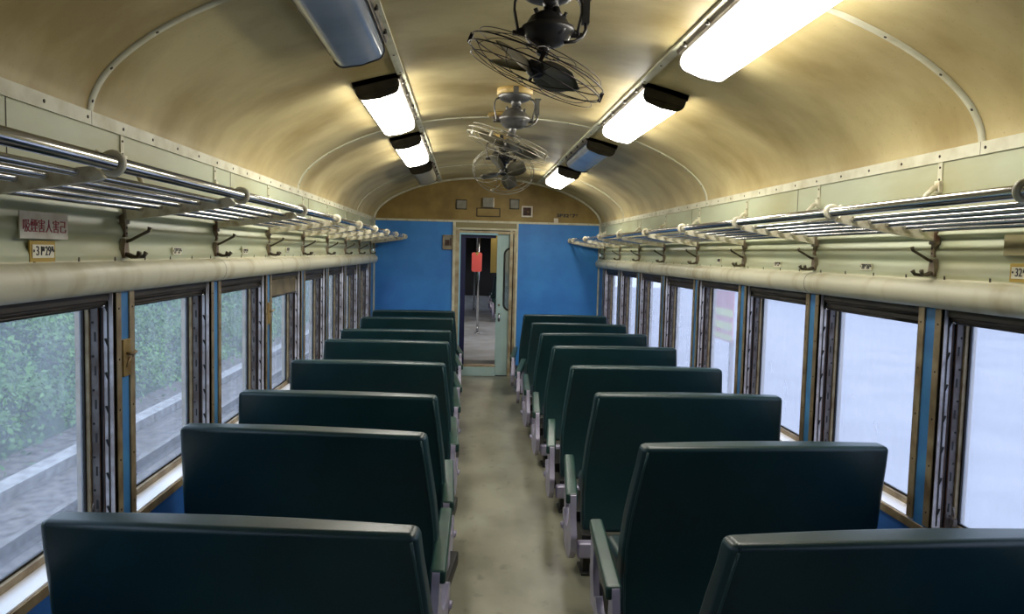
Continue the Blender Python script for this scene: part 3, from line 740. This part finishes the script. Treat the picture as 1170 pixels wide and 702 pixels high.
# ------------------------------------------------------------------ fans
def make_fan(label,loc,axis,spin,ms,mw,cage_c):
    Fn=empty('ceiling_fan',loc,label,'fan','caged fans along the ceiling centre')
    MB().lathe([(.096,0),(.098,-.006),(.098,-.028),(.092,-.034)],36).build('base_ring',M['woodbase'],Fn)
    b=MB(); b.lathe([(.090,-.03),(.090,-.045),(.078,-.058),(.060,-.066),(.03,-.068)],32); b.box(-.014,.014,-.10,-.085,-.04,-.004); b.tube([(0,0,-.06),(0,0,-.095)],.016,10); b.build('canopy',ms,Fn)
    # yoke
    for q in (-1,1):
        b=MB(); pts=[(q*.082,0,-.048),(q*.100,0,-.056),(q*.109,0,-.075),(q*.110,0,-.10),(q*.104,0,-.13),(q*.098,0,-.16),(q*.100,0,-.178)]
        # flat bar: sweep a rectangle
        vs=[];fs=[]
        for i,p in enumerate(pts):
            a=Vector(pts[max(0,i-1)]); c=Vector(pts[min(len(pts)-1,i+1)]); t=(c-a).normalized(); nn=Vector((t.z,0,-t.x))
            for du,dv in ((-.004,-.013),(.004,-.013),(.004,.013),(-.004,.013)): vs.append(Vector(p)+nn*du+Vector((0,dv,0)))
        for i in range(len(pts)-1):
            for k in range(4): fs.append((i*4+k,i*4+(k+1)%4,i*4+4+(k+1)%4,i*4+4+k))
        fs+= [(0,1,2,3),tuple(len(vs)-4+k for k in range(4))]
        b.add(vs,fs,0,False); b.tube([(q*.115,0,-.172),(q*.07,0,-.172)],.009,10)
        b.build('yoke_arm',ms,Fn,bevel=.0015)
    b=MB(); b.box(.112,.134,-.016,.016,-.135,-.055); b.box(.108,.142,-.02,.02,-.055,-.049); b.tube([(.123,0,-.13),(.124,-.004,-.155),(.112,-.012,-.18),(.085,-.03,-.20),(.05,-.03,-.205)],.0055,8)
    b.build('terminal_box',ms,Fn)
    # motor
    T0=Matrix.Translation((0,0,-.158))
    b=MB(); b.lathe([(.012,.060),(.034,.054),(.056,.040),(.070,.018),(.078,.010),(.086,.006),(.087,-.004),(.080,-.014),(.066,-.036),(.046,-.050),(.016,-.056)],32,0,T0)
    b.lathe([(.018,.100),(.022,.094),(.022,.075),(.014,.070),(.014,.05)],16,0,T0@Matrix.Translation((.012,0,0)))
    b.lathe([(.010,-.02),(.026,-.016),(.026,.012),(.012,.016)],16,0,T0@Matrix.Translation((.006,-.012,.092))@Matrix.Rotation(1.1,4,'X'))
    b.tube([(.02,-.03,-.10),(.03,-.045,-.13)],.013,10); b.tube([(-.035,-.02,-.118),(-.045,-.028,-.10)],.007,8); b.tube([(.05,-.02,-.125),(.056,-.025,-.108)],.006,8)
    b.lathe([(.020,-.012),(.024,-.008),(.024,.008),(.018,.012)],16,0,Matrix.Translation((.028,-.056,-.165))@Matrix.Rotation(PI/2,4,'X'))
    b.tube([(-.068,0,-.158),(-.10,0,-.17)],.011,10); b.tube([(.068,0,-.158),(.10,0,-.17)],.011,10)
    b.build('motor_housing',ms,Fn)
    # tilted cage: +z of the local frame = fan axis pointing out of the front
    ax=Vector(axis).normalized(); q=Vector((0,0,1)).rotation_difference(ax).to_matrix().to_4x4()
    Tc=Matrix.Translation(cage_c)@q@Matrix.Rotation(spin,4,'Z')
    b=MB(); back=Tc.inverted()@Vector((0,0,-.175))
    b.tube([Tc@Vector((0,0,-.055)),Vector((0,0,-.175))],.020,12); b.lathe([(.0,-.03),(.030,-.026),(.032,.006),(.022,.018),(.006,.024)],20,0,Tc); b.build('hub',ms,Fn)
    for k in range(4):
        b=MB(); a0=k*PI/2; vs=[];fs=[]; n=7
        for layer in (0,1):
            for i in range(n):
                f=i/(n-1); r=.028+.155*f
                wid=(.018+.062*math.sin(PI*min(1,f*.62+.12)))*(1 if f<.98 else .8)
                for e in (-1,0,1):
                    ang=a0+e*wid/r*(.62 if f>.1 else .4); tw=e*wid*.42*(1-.35*f)
                    vs.append((r*math.cos(ang),r*math.sin(ang),-.004-tw+(.0 if layer==0 else .0025)))
        Rr=lambda l,i,e:(l*n+i)*3+e
        for i in range(n-1):
            for e in (0,1):
                fs.append((Rr(0,i,e),Rr(0,i,e+1),Rr(0,i+1,e+1),Rr(0,i+1,e))); fs.append((Rr(1,i,e),Rr(1,i,e+1),Rr(1,i+1,e+1),Rr(1,i+1,e)))
            for e in (0,2): fs.append((Rr(0,i,e),Rr(0,i+1,e),Rr(1,i+1,e),Rr(1,i,e)))
        for e in (0,1):
            for i in (0,n-1): fs.append((Rr(0,i,e),Rr(0,i,e+1),Rr(1,i,e+1),Rr(1,i,e)))
        b.add(vs,fs,0,True,Tc); b.build('blade',M['blade'],Fn)
    g=MB(); Rg=.232
    def ringp(r,z,n=48): return [(r*math.cos(2*PI*k/n),r*math.sin(2*PI*k/n),z) for k in range(n)]
    for r,z,t in ((Rg,.004,.0024),(Rg,-.022,.0024),(.215,.030,.0014),(.215,-.045,.0014),(.045,.045,.002),(.060,-.062,.002)):
        g.tube(ringp(r,z),t,6,0,True,T=Tc)
    gd=g.build('guard_ring',mw,Fn)
    for face in (1,-1):
        g=MB()
        for k in range(10):
            a=2*PI*k/10+(.0 if face>0 else .3)
            pts=[]
            for i in range(9):
                f=i/8; r=.045+(Rg-.045)*f
                z=(.045 if face>0 else -.062)*(1-f**3.2) + (.004 if face>0 else -.022)*f**3.2
                aa=a+.35*(1-f)*(1 if face>0 else -1)
                pts.append((r*math.cos(aa),r*math.sin(aa),z))
            g.tube(pts,.0013,5,T=Tc)
        g.build('guard_front' if face>0 else 'guard_rear',mw,Fn)
    g=MB()
    for k in range(4):
        a=PI/4+k*PI/2
        MB().box(Rg-.005,Rg+.006,-.006,.006,-.025,.007,0,Tc@Matrix.Rotation(a,4,'Z')).build('guard_clip',mw,Fn)
    return Fn
make_fan('large dark caged ceiling fan nearest the camera',(0.0,2.52,2.373),(-.37,.09,-.92),.3,M['dark_fan'],M['wire_dark'],(-.038,0,-.290))
make_fan('grey caged ceiling fan in the middle, under a cream base ring',(-.005,4.18,2.373),(-.34,.06,-.94),.9,M['steel_fan'],M['wire_light'],(-.034,0,-.305))
make_fan('small caged ceiling fan farthest from the camera, before the end wall',(-.005,5.86,2.373),(-.10,-.62,-.78),.2,M['dark_fan'],M['wire_light'],(.02,-.05,-.275))
t=empty('ceiling_plate',(-.03,4.93,2.371),'round brown ceiling plate half hidden behind the middle fan','plate')
MB().lathe([(.105,0),(.105,-.012),(.09,-.02)],32).build('plate_ring',M['brownwall'],t); MB().lathe([(.082,-.018),(.06,-.026),(.02,-.028)],24).build('plate_centre',M['rust'],t)

# ------------------------------------------------------------------ next carriage seen through the doorway
YN=9.75
V=empty('wall_vestibule',(0,D,0),kind='structure')
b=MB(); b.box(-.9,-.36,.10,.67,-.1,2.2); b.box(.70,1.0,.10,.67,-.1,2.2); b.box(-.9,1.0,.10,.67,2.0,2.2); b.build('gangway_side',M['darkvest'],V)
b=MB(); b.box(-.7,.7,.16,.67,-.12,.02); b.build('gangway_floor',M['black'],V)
MB().box(-HW,HW,YN,24.5,-.02,.10).build('floor_next_car',M['darkfloor'])['kind']='structure'
N=empty('wall_next_car',(0,YN,0),kind='structure')
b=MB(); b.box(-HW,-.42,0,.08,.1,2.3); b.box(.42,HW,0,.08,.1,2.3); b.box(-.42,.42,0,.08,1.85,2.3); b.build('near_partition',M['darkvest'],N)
b=MB()
for s in (-1,1):
    b.box(s*HW,s*(HW+.06),0,14.7,0,.68); b.box(s*HW,s*(HW+.06),0,14.7,1.25,2.3)
    for k in range(16): b.box(s*HW,s*(HW+.06),k*.95,k*.95+.35,.68,1.25)
b.box(-HW,HW,0,14.7,2.3,2.36); b.box(-HW,HW,14.6,14.7,0,2.3)
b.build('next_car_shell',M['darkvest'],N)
b=MB(); b.box(.19,HW,4.2,4.26,1.12,2.28); b.build('ochre_panel',M['ochre'],N)
def pole(x,y,lab):
    P=empty('grab_pole',(x,y,.10),lab,'pole','grab poles in the next carriage')
    MB().tube([(0,0,.01),(0,0,2.19)],.021,12).build('pole_tube',M['chrome'],P); MB().lathe([(.06,0),(.06,.012),(.03,.02)],16).build('pole_flange',M['chrome'],P)
pole(-.045,12.95,'nearer steel grab pole in the next carriage, seen through the doorway')
pole(-.055,18.2,'farther steel grab pole behind the red sign in the next carriage')
for j,y in enumerate((11.0,13.6)):  # out-of-view lamp copies, added to brighten the next car's floor and sign
    o=copy_tree(protos[(1,'on')]); o.location=(.30,y,2.26); tag(o,'unseen fill lamp added to brighten the next carriage, %s beyond the doorway'%ORD[j],'ceiling lamp','added fill lamps in the next carriage')
rs=empty('hanging_sign',(-.085,12.2,1.33),'red rounded sign in the next carriage, seen through the doorway','sign')
MB().prism(rrect(-.082,.082,-.155,.155,.03),-.006,.006,'y').build('sign_face',M['redsign'],rs); 
b=MB(); b.prism([(-.03,.155),(.03,.155),(.012,.11),(-.012,.11)],-.009,-.004,'y'); b.build('sign_clip',M['ochre'],rs)
b=MB(); b.tube([(0,0,.15),(0,0,.95)],.006,8); b.build('sign_rod',M['chrome'],rs)
for j,y in enumerate((15.2,16.4,17.6)):
    place_seat('R',.40,y,0,'dark seat under the ochre panel side of the next carriage, %s from the doorway'%ORD[j],'seats in the next carriage',.10)
    place_seat('L',-.40,y,0,'dark seat beside the red sign side of the next carriage, %s from the doorway'%ORD[j],'seats in the next carriage',.10)

# ------------------------------------------------------------------ outside
b=MB(); b.box(-14,-1.6,-8,40,-1.10,-1.0); struct(b.build('ground_ballast',M['ballast']))
b=MB(); b.box(1.6,30,-20,60,-1.10,-1.0); struct(b.build('ground_platform',M['platform']))
b=MB(); b.box(-1.6,1.6,-8,40,-1.10,-1.05); struct(b.build('ground_track_bed',M['ballast']))
b=MB(); b.box(-4.80,-4.58,-8,40,-1.0,-.88); struct(b.build('kerb_line',M['kerb']))
def rail_thing(x,lab):
    R=MB()
    R.prism([(x-.06,-1.0),(x+.06,-1.0),(x+.055,-.985),(x+.012,-.97),(x+.010,-.90),(x+.034,-.892),(x+.034,-.862),(x-.034,-.862),(x-.034,-.892),(x-.010,-.90),(x-.012,-.97),(x-.055,-.985)],-8,40,'y')
    tag(R.build('railway_rail',M['railsteel']),lab,'rail','rails of the neighbouring track')
rail_thing(-3.80,'steel rail outside the trackside windows, farther from the carriage')
rail_thing(-2.73,'steel rail outside the trackside windows, nearer to the carriage')
# bank of bushes
bank=MB(); bank.prism([(-5.5,-1.0),(-6.2,-.7),(-7.9,.5),(-9.8,1.5),(-14,1.9),(-14,-1.0)],-8,40,'y'); struct(bank.build('ground_bank',M['soil']))
lf=MB()
for i in range(90000):
    t=random.random()**.8; y=-2+26*random.random()**1.25
    x=-5.25-3.9*t+random.gauss(0,.2); z=-.98+2.5*max(0,t-.03)+abs(random.gauss(0,.22))
    clump=.25*math.sin(y*2.1+t*5)+.2*math.sin(y*4.7-t*9); z+=max(-.1,clump)*.8; x+=clump*.6
    sz=random.uniform(.018,.058)
    n=Vector((random.gauss(.5,.6),random.gauss(0,.6),random.gauss(.5,.5))).normalized(); u=n.orthogonal().normalized(); w=n.cross(u)
    a=random.random()*PI*2; u,w=u*math.cos(a)+w*math.sin(a),w*math.cos(a)-u*math.sin(a)
    c=Vector((x,y,z))
    lf.add([c-u*sz,c+w*sz*.6,c+u*sz,c-w*sz*.6],[(0,1,2,3)],0)
tag(lf.build('foliage',M['leaf']),'green bushes on the bank outside the trackside windows','bushes',kind='stuff')
# striped board seen through the right-hand glass
B=empty('striped_board',(3.3,10.4,-1.0),'red board with yellow green stripes outside, blurred behind the fifth frosted window','board')
MB().box(-.012,.0,-.56,.62,1.36,2.04).build('board_face',M['redpaint'],B)
for z,h in ((1.70,.10),(1.52,.10),(1.385,.07)): MB().box(-.015,-.010,-.55,.56,z,z+h).build('stripe',M['yellowgreen'],B)
for y in (-.5,.57): MB().box(-.012,.03,y-.03,y+.03,0,1.40).build('leg',M['railsteel'],B)

# ------------------------------------------------------------------ light
w=bpy.data.worlds.new('World'); sc.world=w; w.use_nodes=True
nt=w.node_tree; bg=nt.nodes['Background']
bg.inputs['Color'].default_value=(.72,.82,1.,1); bg.inputs['Strength'].default_value=1.5

# ------------------------------------------------------------------ camera
f,yaw,pit,rol,cx,H=867.75,.061,.0708,.0243,-.2484,1.4865
cy,sy=math.cos(yaw),math.sin(yaw)
fw=Vector((sy*math.cos(pit),cy*math.cos(pit),-math.sin(pit))); r=Vector((cy,-sy,0)); u=r.cross(fw)
r2=r*math.cos(rol)+u*math.sin(rol); u2=u*math.cos(rol)-r*math.sin(rol)
cam=bpy.data.cameras.new('camera'); co=bpy.data.objects.new('camera',cam); C.objects.link(co)
cam.sensor_fit='HORIZONTAL'; cam.sensor_width=36; cam.lens=36*f/1170; cam.clip_start=.05; cam.clip_end=200
mw=Matrix((( r2.x,u2.x,-fw.x,cx),(r2.y,u2.y,-fw.y,0),(r2.z,u2.z,-fw.z,H),(0,0,0,1)))
co.matrix_world=mw; sc.camera=co

sc.view_settings.view_transform='Standard'; sc.view_settings.look='None'
sc.view_settings.gamma=1; sc.view_settings.use_curve_mapping=False; sc.view_settings.exposure=.9
sc.cycles.use_denoising=True
sc.cycles.max_bounces=10; sc.cycles.transparent_max_bounces=16; sc.cycles.diffuse_bounces=5
sc.cycles.sample_clamp_indirect=6
